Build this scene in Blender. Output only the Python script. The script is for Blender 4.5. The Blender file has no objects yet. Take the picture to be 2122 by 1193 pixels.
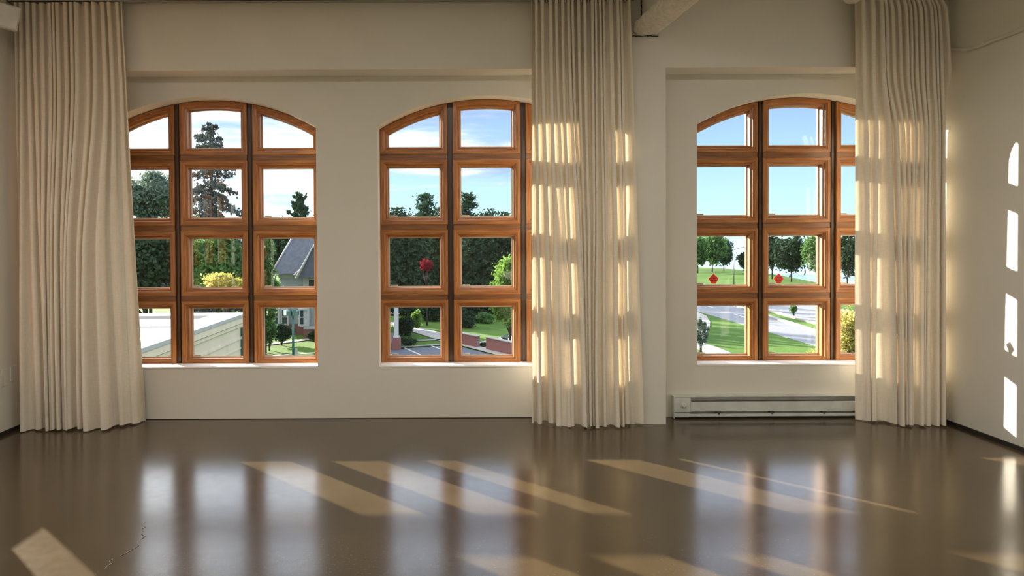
import bpy, bmesh, math, random
from mathutils import Vector, Matrix, noise
import numpy as np
random.seed(7)
S = bpy.context.scene
COL = S.collection
R = math.radians
# ------------------------------------------------------------------ camera
F, PX, PY = 1500.0, 950.0, 498.0            # focal length, principal point in the 2122x1193 frame
EYE = 1.55
PITCH, ROLL = 0.9, 0.30
cam = bpy.data.cameras.new('camera'); cam_o = bpy.data.objects.new('camera', cam); COL.objects.link(cam_o)
cam.sensor_width = 36; cam.lens = F / 2122 * 36
cam.shift_x = (1061 - PX) / 2122
cam.shift_y = -(596.5 - (PY + F * math.tan(R(PITCH)))) / 2122
cam.clip_end = 8000; cam.clip_start = .05
cam_o.matrix_world = Matrix.Translation((0, 0, EYE)) @ Matrix.Rotation(R(90 - PITCH), 4, 'X') @ Matrix.Rotation(R(-ROLL), 4, 'Z')
S.camera = cam_o
# ------------------------------------------------------------------ view, sun, sky
S.view_settings.view_transform = 'Standard'; S.view_settings.look = 'None'
S.view_settings.gamma = 1; S.view_settings.use_curve_mapping = False
S.view_settings.exposure = 0.0
S.cycles.max_bounces = 14; S.cycles.diffuse_bounces = 7; S.cycles.transparent_max_bounces = 24
S.cycles.sample_clamp_indirect = 6
SUN_D = Vector((2.62, -2.65, -1.0)).normalized()      # direction the light travels
sun = bpy.data.lights.new('sun', 'SUN'); sun.energy = 29.0; sun.angle = R(0.53); sun.color = (1, .91, .78)
sun_o = bpy.data.objects.new('sun', sun); COL.objects.link(sun_o)
sun_o.rotation_euler = SUN_D.to_track_quat('-Z', 'Y').to_euler()

SKY_STRENGTH = 1.25
SKY_HIGH = 2.4                            # upper sky brightened to strengthen the floor reflections and room light
FILL_POWER = 36
world = bpy.data.worlds.new('sky'); S.world = world; world.use_nodes = True
def build_sky():
    nt = world.node_tree; N = nt.nodes; L = nt.links; N.clear()
    out = N.new('ShaderNodeOutputWorld'); bg = N.new('ShaderNodeBackground')
    tc = N.new('ShaderNodeTexCoord'); sep = N.new('ShaderNodeSeparateXYZ'); L.new(tc.outputs['Generated'], sep.inputs[0])
    def mth(op, a, b=None, clamp=False):
        n = N.new('ShaderNodeMath'); n.operation = op; n.use_clamp = clamp
        for i, v in enumerate((a, b)):
            if v is None: continue
            if isinstance(v, (int, float)): n.inputs[i].default_value = v
            else: L.new(v, n.inputs[i])
        return n.outputs[0]
    x, y, z = sep.outputs
    r = N.new('ShaderNodeValToRGB'); L.new(z, r.inputs[0]); cr = r.color_ramp
    cr.elements[0].position = 0; cr.elements[0].color = (.68, .93, 1.0, 1)
    cr.elements[1].position = .8; cr.elements[1].color = (.55, .66, .86, 1)
    for p, c in ((.05, (.56, .86, .99, 1)), (.11, (.44, .70, .95, 1)), (.17, (.35, .54, .88, 1)), (.26, (.62, .70, .86, 1))):
        e = cr.elements.new(p); e.color = c
    # clouds: long flat banks
    mp = N.new('ShaderNodeMapping'); L.new(tc.outputs['Generated'], mp.inputs[0]); mp.inputs['Scale'].default_value = (2.2, 2.2, 15.0)
    mp.inputs['Location'].default_value = (3.1, .4, .85)
    nz = N.new('ShaderNodeTexNoise'); L.new(mp.outputs[0], nz.inputs[0]); nz.inputs['Scale'].default_value = 1.5
    nz.inputs['Detail'].default_value = 9; nz.inputs['Roughness'].default_value = .55
    bias = mth('MULTIPLY', x, -.26)
    d = mth('ADD', nz.outputs[0], bias)
    el = N.new('ShaderNodeValToRGB'); L.new(z, el.inputs[0]); er = el.color_ramp
    er.elements[0].position = 0; er.elements[0].color = (.0, 0, 0, 1)
    er.elements[1].position = .10; er.elements[1].color = (.16,) * 3 + (1,)
    for p, v in ((.045, .02), (.075, .10), (.3, .1)):
        e = er.elements.new(p); e.color = (v, v, v, 1)
    d = mth('ADD', d, el.outputs[0])
    cov = N.new('ShaderNodeMapRange'); L.new(d, cov.inputs[0])
    cov.inputs[1].default_value = .50; cov.inputs[2].default_value = .68; cov.interpolation_type = 'SMOOTHSTEP'
    # cloud tone
    nz2 = N.new('ShaderNodeTexNoise'); L.new(mp.outputs[0], nz2.inputs[0]); nz2.inputs['Scale'].default_value = 3.0; nz2.inputs['Detail'].default_value = 6
    tone = N.new('ShaderNodeValToRGB'); L.new(mth('SUBTRACT', nz2.outputs[0], mth('MULTIPLY', x, .35)), tone.inputs[0])
    t = tone.color_ramp; t.elements[0].position = .38; t.elements[0].color = (.36, .47, .72, 1)
    t.elements[1].position = .66; t.elements[1].color = (1.15, 1.16, 1.18, 1)
    e = t.elements.new(.50); e.color = (.60, .73, .92, 1)
    mix = N.new('ShaderNodeMix'); mix.data_type = 'RGBA'
    L.new(cov.outputs[0], mix.inputs[0]); L.new(r.outputs[0], mix.inputs[6]); L.new(tone.outputs[0], mix.inputs[7])
    # brightening towards the sun
    vm = N.new('ShaderNodeVectorMath'); vm.operation = 'DOT_PRODUCT'; L.new(tc.outputs['Generated'], vm.inputs[0]); vm.inputs[1].default_value = tuple(-SUN_D)
    g = mth('MULTIPLY', mth('POWER', mth('MAXIMUM', vm.outputs['Value'], 0), 7), .45)
    hi = N.new('ShaderNodeMapRange'); L.new(z, hi.inputs[0]); hi.interpolation_type = 'SMOOTHSTEP'
    for i, v in ((1, .185), (2, .30), (3, 1.0), (4, SKY_HIGH)): hi.inputs[i].default_value = v
    st = mth('MULTIPLY', mth('MULTIPLY', mth('ADD', g, 1.0), hi.outputs[0]), SKY_STRENGTH)
    L.new(mix.outputs[2], bg.inputs[0]); L.new(st, bg.inputs[1]); L.new(bg.outputs[0], out.inputs[0])
build_sky()

# ------------------------------------------------------------------ helpers
def deroll(px, py):
    s = math.sin(R(ROLL)); dx, dy = px - PX, py - PY
    return dx - dy * s, dy + dx * s
def at(px, py, Y):                       # photo position at a known depth -> metres
    dx, dy = deroll(px, py); return Vector((dx * Y / F, Y, EYE - dy * Y / F))
GZ = -6.45                                # street level, two storeys below the room
def G(px, py, z=GZ):                     # photo position -> point on the ground outside
    dx, dy = deroll(px, py); Y = F * (EYE - z) / dy
    return Vector((dx * Y / F, Y, z))
def tag(o, label=None, cat=None, group=None, kind=None):
    if label: o['label'] = label
    if cat: o['category'] = cat
    if group: o['group'] = group
    if kind: o['kind'] = kind
    return o
def empty(name, loc=(0, 0, 0), rz=0, parent=None):
    o = bpy.data.objects.new(name, None); COL.objects.link(o); o.location = loc; o.rotation_euler = (0, 0, rz)
    o.empty_display_size = .1
    if parent: o.parent = parent
    return o
def obj(name, bm, mats, parent=None, smooth=False, kind=None, bevel=0):
    me = bpy.data.meshes.new(name); bm.normal_update(); bm.to_mesh(me); bm.free()
    for m in (mats if isinstance(mats, (list, tuple)) else [mats]): me.materials.append(m)
    if smooth:
        for p in me.polygons: p.use_smooth = True
    o = bpy.data.objects.new(name, me); COL.objects.link(o)
    if parent: o.parent = parent
    if kind: o['kind'] = kind
    if bevel:
        b = o.modifiers.new('bevel', 'BEVEL'); b.width = bevel; b.segments = 2; b.limit_method = 'ANGLE'
    return o
def box(bm, x0, x1, y0, y1, z0, z1, mi=0, M=None):
    vs = [Vector((x, y, z)) for z in (z0, z1) for y in (y0, y1) for x in (x0, x1)]
    if M: vs = [M @ v for v in vs]
    v = [bm.verts.new(p) for p in vs]
    for f in ((0, 2, 3, 1), (4, 5, 7, 6), (0, 1, 5, 4), (2, 6, 7, 3), (0, 4, 6, 2), (1, 3, 7, 5)):
        fc = bm.faces.new([v[i] for i in f]); fc.material_index = mi
    return v
def tube(bm, pts, rad, n=12, mi=0, caps=True):
    pts = [Vector(p) for p in pts]; rings = []
    rads = rad if isinstance(rad, (list, tuple)) else [rad] * len(pts)
    up = None
    for i, p in enumerate(pts):
        d = ((pts[min(i + 1, len(pts) - 1)] - pts[max(i - 1, 0)])).normalized()
        if up is None: up = Vector((0, 0, 1)) if abs(d.z) < .9 else Vector((1, 0, 0))
        a = d.cross(up).normalized(); b = a.cross(d).normalized(); up = b
        rings.append([bm.verts.new(p + rads[i] * (a * math.cos(2 * math.pi * k / n) + b * math.sin(2 * math.pi * k / n))) for k in range(n)])
    for r0, r1 in zip(rings, rings[1:]):
        for k in range(n):
            f = bm.faces.new((r0[k], r0[(k + 1) % n], r1[(k + 1) % n], r1[k])); f.material_index = mi; f.smooth = True
    if caps:
        for r_ in (rings[0][::-1], rings[-1]): bm.faces.new(r_).material_index = mi
def lathe(bm, prof, c, axis='Z', n=24, mi=0):
    rings = []
    for r_, h in prof:
        ring = []
        for k in range(n):
            a = 2 * math.pi * k / n; u, v = r_ * math.cos(a), r_ * math.sin(a)
            p = {'Z': (u, v, h), 'Y': (u, h, v), 'X': (h, u, v)}[axis]
            ring.append(bm.verts.new(Vector(c) + Vector(p)))
        rings.append(ring)
    for r0, r1 in zip(rings, rings[1:]):
        for k in range(n):
            f = bm.faces.new((r0[k], r0[(k + 1) % n], r1[(k + 1) % n], r1[k])); f.material_index = mi
    bm.faces.new(rings[0]); bm.faces.new(rings[-1])
    bmesh.ops.recalc_face_normals(bm, faces=bm.faces[:])
def poly(bm, pts, mi=0):
    f = bm.faces.new([bm.verts.new(p) for p in pts]); f.material_index = mi; return f
def slab(bm, pts, dz, mi=0):              # a flat outline given real thickness downwards
    pts = [Vector(p) for p in pts]
    n = Vector((0, 0, 0))
    for i, p in enumerate(pts): n += p.cross(pts[(i + 1) % len(pts)])
    if n.z < 0: pts = pts[::-1]
    t = [bm.verts.new(p) for p in pts]; b = [bm.verts.new(p - Vector((0, 0, dz))) for p in pts]
    bm.faces.new(t).material_index = mi; bm.faces.new(b[::-1]).material_index = mi
    for i in range(len(t)):
        j = (i + 1) % len(t); bm.faces.new((t[i], b[i], b[j], t[j])).material_index = mi

# ------------------------------------------------------------------ materials
class NT:
    def __init__(s, name):
        s.m = bpy.data.materials.new(name); s.m.use_nodes = True; s.t = s.m.node_tree; s.t.nodes.clear()
        s.out = s.n('ShaderNodeOutputMaterial'); s.tc = s.n('ShaderNodeTexCoord')
    def n(s, t, **k):
        o = s.t.nodes.new(t)
        for a, b in k.items():
            if hasattr(o, a): setattr(o, a, b)
            else: s.set(o.inputs[a], b)
        return o
    def set(s, i, v):
        if isinstance(v, bpy.types.NodeSocket): s.t.links.new(v, i)
        else: i.default_value = v
    def noise(s, scale, stretch=(1, 1, 1), detail=4, rough=.5, coord='Object'):
        mp = s.n('ShaderNodeMapping'); s.set(mp.inputs[0], s.tc.outputs[coord]); mp.inputs['Scale'].default_value = stretch
        z = s.n('ShaderNodeTexNoise'); s.set(z.inputs['Vector'], mp.outputs[0])
        z.inputs['Scale'].default_value = scale; z.inputs['Detail'].default_value = detail; z.inputs['Roughness'].default_value = rough
        return z.outputs[0]
    def ramp(s, fac, stops):
        r = s.n('ShaderNodeValToRGB'); s.set(r.inputs[0], fac); c = r.color_ramp
        while len(c.elements) < len(stops): c.elements.new(.5)
        for e, (p, col) in zip(c.elements, stops): e.position = p; e.color = tuple(col) + (1,)
        return r.outputs[0]
    def bump(s, h, strength=.2, dist=.01):
        b = s.n('ShaderNodeBump'); s.set(b.inputs['Height'], h); b.inputs['Strength'].default_value = strength; b.inputs['Distance'].default_value = dist
        return b.outputs[0]
    def pbr(s, **k):
        p = s.n('ShaderNodeBsdfPrincipled')
        for a, b in k.items(): s.set(p.inputs[a.replace('_', ' ')], b)
        s.set(s.out.inputs[0], p.outputs[0]); return p
def simple(name, c0, c1=None, scale=8, rough=.6, bump=0, stretch=(1, 1, 1), metallic=0, bs=None, **k):
    t = NT(name); c1 = c1 or tuple(v * .85 for v in c0)
    nz = t.noise(scale, stretch); col = t.ramp(nz, [(.35, c0), (.65, c1)])
    kw = dict(Base_Color=col, Roughness=rough, Metallic=metallic)
    if bump: kw['Normal'] = t.bump(t.noise(bs or scale * 6, stretch), bump)
    kw.update(k); t.pbr(**kw); return t.m
M = {}
M['wall'] = simple('wall_paint', (.66, .635, .565), (.635, .61, .54), 1.5, .75, .06, bs=60)
M['ceiling'] = simple('ceiling_paint', (.86, .84, .78), (.84, .82, .76), 2, .8)
M['white_paint'] = simple('white_paint', (.84, .81, .75), (.82, .79, .73), 2, .6)
M['dark_gap'] = simple('dark_base', (.015, .012, .010), rough=.7)
def wood(name, ax, dark=1.0):
    t = NT(name); st = [14, 14, 14]; st[ax] = .9
    g = t.noise(3.2, st, 6, .6); g2 = t.noise(9, [v if v < 2 else v * 1.6 for v in st], 3, .5)
    c = t.ramp(g, [(.30, tuple(v * dark for v in (.20, .062, .012))), (.48, tuple(v * dark for v in (.36, .130, .028))), (.62, tuple(v * dark for v in (.47, .195, .048))), (.78, tuple(v * dark for v in (.30, .095, .018)))])
    kn = t.noise(2.6, (1, 1, 1), 2, .4); kc = t.ramp(kn, [(.74, (1, 1, 1)), (.80, (.35, .25, .2))])
    mx = t.n('ShaderNodeMix', data_type='RGBA', blend_type='MULTIPLY'); mx.inputs[0].default_value = 1
    t.set(mx.inputs[6], c); t.set(mx.inputs[7], kc)
    t.pbr(Base_Color=mx.outputs[2], Roughness=.36, Normal=t.bump(g2, .08, .004), Coat_Weight=.25, Coat_Roughness=.25)
    return t.m
M['wood_x'] = wood('varnished_pine_rail', 0); M['wood_z'] = wood('varnished_pine_stile', 2)
M['wood_dark'] = wood('dark_mullion_wood', 2, .16)
M['wood_strip'] = wood('pine_strip', 0, .62)
def glass(name, tint, gl):
    t = NT(name); lw = t.n('ShaderNodeLayerWeight'); lw.inputs['Blend'].default_value = .5
    p5 = t.n('ShaderNodeMath', operation='POWER'); t.set(p5.inputs[0], lw.outputs['Facing']); p5.inputs[1].default_value = 5
    fr = t.n('ShaderNodeMapRange'); t.set(fr.inputs[0], p5.outputs[0]); fr.inputs[3].default_value = .05; fr.inputs[4].default_value = 1
    tr = t.n('ShaderNodeBsdfTransparent'); tr.inputs[0].default_value = tint
    g = t.n('ShaderNodeBsdfGlossy'); g.inputs['Roughness'].default_value = .01
    mu = t.n('ShaderNodeMath', operation='MULTIPLY'); t.set(mu.inputs[0], fr.outputs[0]); mu.inputs[1].default_value = gl
    mx = t.n('ShaderNodeMixShader'); t.set(mx.inputs[0], mu.outputs[0]); t.set(mx.inputs[1], tr.outputs[0]); t.set(mx.inputs[2], g.outputs[0])
    t.set(t.out.inputs[0], mx.outputs[0]); return t.m
M['glass'] = glass('window_glass', (.97, .985, .975, 1), .75)
M['gasket'] = simple('glazing_bead', (.75, .70, .60), rough=.5)
def floor_mat():
    t = NT('polished_concrete')
    n1 = t.noise(1.1, detail=6, rough=.6); n2 = t.noise(14, detail=8, rough=.7); n3 = t.noise(70, detail=2)
    c = t.ramp(n1, [(.32, (.050, .033, .015)), (.5, (.062, .043, .021)), (.68, (.080, .056, .029))])
    sp = t.ramp(n3, [(.60, (1, 1, 1)), (.72, (1.7, 1.6, 1.5))])
    mx = t.n('ShaderNodeMix', data_type='RGBA', blend_type='MULTIPLY'); mx.inputs[0].default_value = .7
    t.set(mx.inputs[6], c); t.set(mx.inputs[7], sp)
    rg = t.n('ShaderNodeMapRange'); t.set(rg.inputs[0], n2); rg.inputs[3].default_value = .13; rg.inputs[4].default_value = .24
    t.pbr(Base_Color=mx.outputs[2], Roughness=rg.outputs[0], IOR=1.55, Normal=t.bump(t.noise(3.5, detail=3), .035, .02))
    return t.m
M['floor'] = floor_mat()
M['crack'] = simple('crack_filler', (.42, .38, .32), (.30, .26, .2), 90, .8)
def cloth(name, c, trans):
    t = NT(name)
    w1 = t.noise(26, (6, 6, .5), 3, .6); w2 = t.noise(26, (.8, .8, 9), 3, .6)
    ad = t.n('ShaderNodeMath', operation='ADD'); t.set(ad.inputs[0], w1); t.set(ad.inputs[1], w2)
    mr = t.n('ShaderNodeMapRange'); t.set(mr.inputs[0], ad.outputs[0]); mr.inputs[1].default_value = .7; mr.inputs[2].default_value = 1.3
    col = t.ramp(mr.outputs[0], [(.0, tuple(v * .94 for v in c)), (1, c)])
    bp = t.bump(ad.outputs[0], .10, .001)
    d = t.n('ShaderNodeBsdfDiffuse'); t.set(d.inputs[0], col); t.set(d.inputs['Normal'], bp)
    tl = t.n('ShaderNodeBsdfTranslucent'); t.set(tl.inputs[0], t.ramp(mr.outputs[0], [(.1, (.50, .39, .25)), (.9, (.80, .68, .50))]))
    mx = t.n('ShaderNodeMixShader'); mx.inputs[0].default_value = trans
    t.set(mx.inputs[1], d.outputs[0]); t.set(mx.inputs[2], tl.outputs[0]); t.set(t.out.inputs[0], mx.outputs[0])
    return t.m
M['cloth'] = cloth('linen', (.83, .77, .66), .19)
M['hem'] = cloth('linen_hem', (.83, .77, .66), .17)
M['white_metal'] = simple('white_metal', (.66, .66, .62), rough=.4)
M['heater'] = simple('heater_enamel', (.60, .62, .59), rough=.35)
M['dark_metal'] = simple('dark_metal', (.06, .06, .055), rough=.5)
M['fin'] = simple('fin_aluminium', (.35, .36, .36), rough=.4, metallic=.8)
M['pipe'] = simple('painted_pipe', (.66, .64, .57), rough=.5)
M['track'] = simple('track_metal', (.50, .49, .42), rough=.5)
M['plaster'] = simple('rough_concrete', (.78, .74, .66), (.64, .60, .52), 26, .95, .9, bs=70)
M['red'] = simple('red_sticker', (.80, .045, .02), rough=.5)
M['sticker_ink'] = simple('sticker_ink', (.16, .01, .01), rough=.5)
M['paper'] = simple('paper_label', (.80, .76, .62), rough=.7)
M['print'] = simple('label_print', (.25, .22, .15), rough=.7)

# ------------------------------------------------------------------ room shell
YM, YN, YF, YG, YX = 6.05, 6.30, 6.47, 6.56, 6.62     # pier face, niche face, window front, glass, outside
XL, XR, HC = -3.68, 4.09, 3.62
PX0, PX1, ZH = 1.42, 1.734, 2.978                      # pier, niche head
YB = -6.2
OC, OR, OH, OB = .967, 1.842, .952, .46                # opening: arch centre height, radius, half width, bottom
def arch(x): return OC + math.sqrt(OR * OR - x * x)
def wall_openings(bm, a, b, z0, z1, y0, y1, cs, T=None, n=28):
    T = T or Matrix.Identity(4)
    def q(*p): bm.faces.new([bm.verts.new(T @ Vector(v)) for v in p])
    segs = []; x = a
    for c in sorted(cs):
        segs.append((x, c - OH, None)); segs.append((c - OH, c + OH, c)); x = c + OH
    segs.append((x, b, None))
    for s0, s1, c in segs:
        if c is None:
            q((s0, y0, z0), (s1, y0, z0), (s1, y0, z1), (s0, y0, z1)); q((s1, y1, z0), (s0, y1, z0), (s0, y1, z1), (s1, y1, z1)); continue
        for i in range(n):
            xa = s0 + (s1 - s0) * i / n; xb = s0 + (s1 - s0) * (i + 1) / n; za, zb = arch(xa - c), arch(xb - c)
            q((xa, y0, z0), (xb, y0, z0), (xb, y0, OB), (xa, y0, OB)); q((xb, y1, z0), (xa, y1, z0), (xa, y1, OB), (xb, y1, OB))
            q((xa, y0, za), (xb, y0, zb), (xb, y0, z1), (xa, y0, z1)); q((xb, y1, zb), (xa, y1, za), (xa, y1, z1), (xb, y1, z1))
            q((xa, y0, OB), (xb, y0, OB), (xb, y1, OB), (xa, y1, OB)); q((xa, y1, za), (xb, y1, zb), (xb, y0, zb), (xa, y0, za))
        q((s0, y0, OB), (s0, y1, OB), (s0, y1, arch(-OH)), (s0, y0, arch(-OH))); q((s1, y1, OB), (s1, y0, OB), (s1, y0, arch(OH)), (s1, y1, arch(OH)))
WC = (-2.184, .255, 3.027)
bm = bmesh.new()
wall_openings(bm, XL - .6, XR + .3, 0, HC, YN, YX, WC)
box(bm, XL - .6, XR + .3, YM, YN - .0005, ZH, HC)                      # wall above the niches
box(bm, PX0, PX1, YM, YN - .0005, 0, ZH - .0005)                       # pier
bmesh.ops.remove_doubles(bm, verts=bm.verts[:], dist=.0002)
obj('wall_back', bm, M['wall'], kind='structure')
LWC = (4.78, 2.16, -.34)                                  # left wall windows, along Y; last two unseen, added to brighten the room
bm = bmesh.new(); TL = Matrix.Translation((XL, 0, .08)) @ Matrix.Rotation(R(90), 4, 'Z')
wall_openings(bm, YB, YX, -.08, HC - .08, 0, .38, LWC, TL); obj('wall_left', bm, M['wall'], kind='structure')
bm = bmesh.new(); box(bm, XR, XR + .3, YB, YX, 0, HC); obj('wall_right', bm, M['wall'], kind='structure')
bm = bmesh.new(); box(bm, XL - .4, XR + .3, YB - .3, YB, 0, HC); obj('wall_front', bm, M['white_paint'], kind='structure')
bm = bmesh.new(); box(bm, XL - .4, XR + .3, YB - .3, YX, HC, HC + .3); obj('ceiling', bm, M['ceiling'], kind='structure')
bm = bmesh.new(); box(bm, XL - .4, XR + .3, YB - .3, YX, -.3, 0); obj('floor', bm, M['floor'], kind='structure')
def strip(name, pts, h, t):
    bm = bmesh.new()
    box(bm, *pts, .0005, h); obj(name, bm, M['dark_gap'], kind='structure')
strip('baseboard_left', (XL, XL + .012, YB, YN), .030, 0)
strip('baseboard_right', (XR - .012, XR, YB, YN), .028, 0)
strip('baseboard_back', (XL, PX0, YN - .004, YN), .005, 0)

# floor crack: a raised broken ridge of filler
def crack():
    path = [(298, 1084), (292, 1090), (297, 1094), (290, 1099), (295, 1105), (289, 1110), (298, 1114), (287, 1121), (281, 1127), (283, 1133), (272, 1141), (262, 1146), (252, 1152), (243, 1157)]
    path2 = [(229, 1161), (222, 1167), (225, 1172), (217, 1176), (213, 1184)]
    bm = bmesh.new()
    for p in (path, path2):
        pts = []
        for i in range(len(p) - 1):
            for k in range(4):
                t = k / 4; pts.append((p[i][0] * (1 - t) + p[i + 1][0] * t + random.uniform(-1, 1), p[i][1] * (1 - t) + p[i + 1][1] * t + random.uniform(-.6, .6)))
        w = [bm.verts.new(G(a - random.uniform(.5, 1.5), b, .0006)) for a, b in pts]; v = [bm.verts.new(G(a + random.uniform(.5, 1.5), b, .0006)) for a, b in pts]
        m_ = [bm.verts.new(G(a, b, .0022)) for a, b in pts]
        for i in range(len(pts) - 1):
            bm.faces.new((w[i], w[i + 1], m_[i + 1], m_[i])); bm.faces.new((m_[i], m_[i + 1], v[i + 1], v[i]))
    bmesh.ops.recalc_face_normals(bm, faces=bm.faces[:])
    o = obj('floor_crack', bm, M['crack']); tag(o, 'thin jagged pale crack in the brown concrete floor', 'floor crack')
crack()

# ------------------------------------------------------------------ windows
P, GW = .65, .46                                       # column pitch, glass width
ROWS = [(.508, .949), (1.136, 1.577), (1.764, 2.205), (2.392, None)]
TM = .070
PROF = [(0, .060), (0, .004), (.004, 0), (.026, 0), (.028, .006), (.036, .007), (.040, .013), (.044, .014), (.046, .030), (.060, .034), (.062, .078), (.0655, .080), (.0655, .106), (.058, .110), (.058, .150)]
GRV = 1.769                                            # glass arc radius
def cell_loop(xc, row, t, n=10):
    """closed outline of one light, offset outward by t from the glass edge (window coordinates)"""
    z0, z1 = ROWS[row]; xa, xb = xc - GW / 2 - t, xc + GW / 2 + t; z0 -= t
    pts = [(xa, z0, 'b'), (xb, z0, 'r')]
    for i in range(n + 1):
        x = xb + (xa - xb) * i / n
        z = (z1 + t) if z1 else OC + math.sqrt((GRV + t) ** 2 - x * x)
        pts.append((x, z, 't' if i < n else 'l'))
    return pts
def make_window(name, loc, rz, glass_dirt=True, stickers=()):
    w = empty(name, loc, rz); w['kind'] = 'structure'
    for ci, cx in enumerate((-P, 0, P)):
        for row in range(4):
            bm = bmesh.new(); rings = []
            for off, dep in PROF:
                lp = cell_loop(cx, row, TM - off)
                rings.append([bm.verts.new((x, dep, z)) for x, z, s in lp])
            side = [s for *_, s in cell_loop(cx, row, 0)]
            m = len(side)
            for r0, r1 in zip(rings, rings[1:]):
                for k in range(m):
                    f = bm.faces.new((r0[k], r1[k], r1[(k + 1) % m], r0[(k + 1) % m]))
                    f.material_index = 0 if side[k] in 'bt' else 1
            for f in bm.faces: f.normal_flip()
            s = obj('sash', bm, [M['wood_x'], M['wood_z']], w)
            bm = bmesh.new()
            lp = cell_loop(cx, row, .003)
            bm.faces.new([bm.verts.new((x, .092, z)) for x, z, _ in lp][::-1])
            obj('glass_pane', bm, M['glass'], s)
            # pale glazing bead round the glass
            bm = bmesh.new(); a = [bm.verts.new((x, .0895, z)) for x, z, _ in cell_loop(cx, row, .0045)]; b = [bm.verts.new((x, .0895, z)) for x, z, _ in cell_loop(cx, row, -.004)]
            c = [bm.verts.new((x, .0915, z)) for x, z, _ in cell_loop(cx, row, -.004)]
            for k in range(m):
                j = (k + 1) % m; bm.faces.new((a[k], a[j], b[j], b[k])); bm.faces.new((b[k], b[j], c[j], c[k]))
            g = obj('glazing_bead', bm, M['gasket'], s); g['label'] = 'pale glazing bead round the glass'
            if row < 3 and glass_dirt:
                bm = bmesh.new(); x0, z0 = cx - GW / 2 + .012, ROWS[row][0] + .003
                box(bm, x0, x0 + .062, .089, .0905, z0, z0 + .013)
                for k in range(9): box(bm, x0 + .006 + k * .0055, x0 + .0095 + k * .0055, .0885, .089, z0 + .004, z0 + .009, 1)
                l = obj('maker_label', bm, [M['paper'], M['print']], s); l['label'] = 'small cream paper label in the corner of the glass'
            for (sc, sr, sx) in stickers:
                if (sc, sr) != (ci, row): continue
                bm = bmesh.new(); x0, z0, r_ = cx + sx, ROWS[row][0] + .054, .045
                out = [(0, -r_), (.5, -.55 * 2 * r_ / 2), ]
                pts = [(-.018, -.044), (.018, -.044), (.040, -.010), (.044, .004), (.030, .018), (0, .046), (-.030, .018), (-.044, .004), (-.040, -.010)]
                f1 = [bm.verts.new((x0 + px, .0885, z0 + pz)) for px, pz in pts]; f2 = [bm.verts.new((x0 + px, .0905, z0 + pz)) for px, pz in pts]
                bm.faces.new(f1); bm.faces.new(f2[::-1])
                for k in range(len(pts)): j = (k + 1) % len(pts); bm.faces.new((f1[k], f2[k], f2[j], f1[j]))
                for zz, nn in ((.006, 5), (-.014, 4)):
                    for k in range(nn):
                        xk = x0 + (k - (nn - 1) / 2) * .012
                        box(bm, xk - .004, xk + .003, .0875, .0885, z0 + zz - .005, z0 + zz + .005, 1)
                        box(bm, xk + .003, xk + .005, .0875, .0885, z0 + zz + .001, z0 + zz + .005, 1)
                bmesh.ops.recalc_face_normals(bm, faces=bm.faces[:])
                st = obj('warning_sticker', bm, [M['red'], M['sticker_ink']], s); st['label'] = 'red pointed sticker with two lines of small dark print'
    # dark mullions in the two vertical joints, strips in the horizontal ones
    for sx in (-P / 2, P / 2):
        bm = bmesh.new(); h = arch(abs(sx)) - .002
        box(bm, sx - .030, sx + .030, .030, .149, OB, h)
        box(bm, sx - .009, sx + .009, .018, .031, OB, h)
        mu = obj('mullion', bm, M['wood_dark'], w); mu['label'] = 'dark upright joint between two columns of lights'
    for cx in (-P, 0, P):
        for r_ in range(3):
            zc = (ROWS[r_][1] + ROWS[r_ + 1][0]) / 2
            bm = bmesh.new(); box(bm, cx - GW / 2 - .066, cx + GW / 2 + .066, .009, .149, zc - .030, zc + .030)
            obj('rail', bm, M['wood_strip'], w)
    bm = bmesh.new()                                   # packing below and around the sashes
    box(bm, -OH, OH, .012, .149, OB - .001, ROWS[0][0] - .062)
    for sg in (-1, 1):
        x = sorted((sg * OH, sg * (P + GW / 2 + .062))); box(bm, x[0], x[1], .012, .149, OB, arch(OH) - .01)
    obj('frame', bm, M['wood_x'], w)
    return w
make_window('window_1', (WC[0], YF, 0), 0)
make_window('window_2', (WC[1], YF, 0), 0)
make_window('window_3', (WC[2], YF, 0), 0, stickers=((0, 1, -.065), (1, 1, -.125)))
for i, yc in enumerate(LWC): make_window('window_%d' % (4 + i), (XL - .09, yc, .08), R(90), False)  # those past the first are unseen, added for more daylight
# white sill boards
for i, c in enumerate(WC):
    bm = bmesh.new(); box(bm, c - OH + .001, c + OH - .001, YN - .006, YF + .012, OB - .014, OB + .001)
    obj('trim_%d' % (i + 1), bm, M['white_paint'], kind='structure', bevel=.002)

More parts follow.
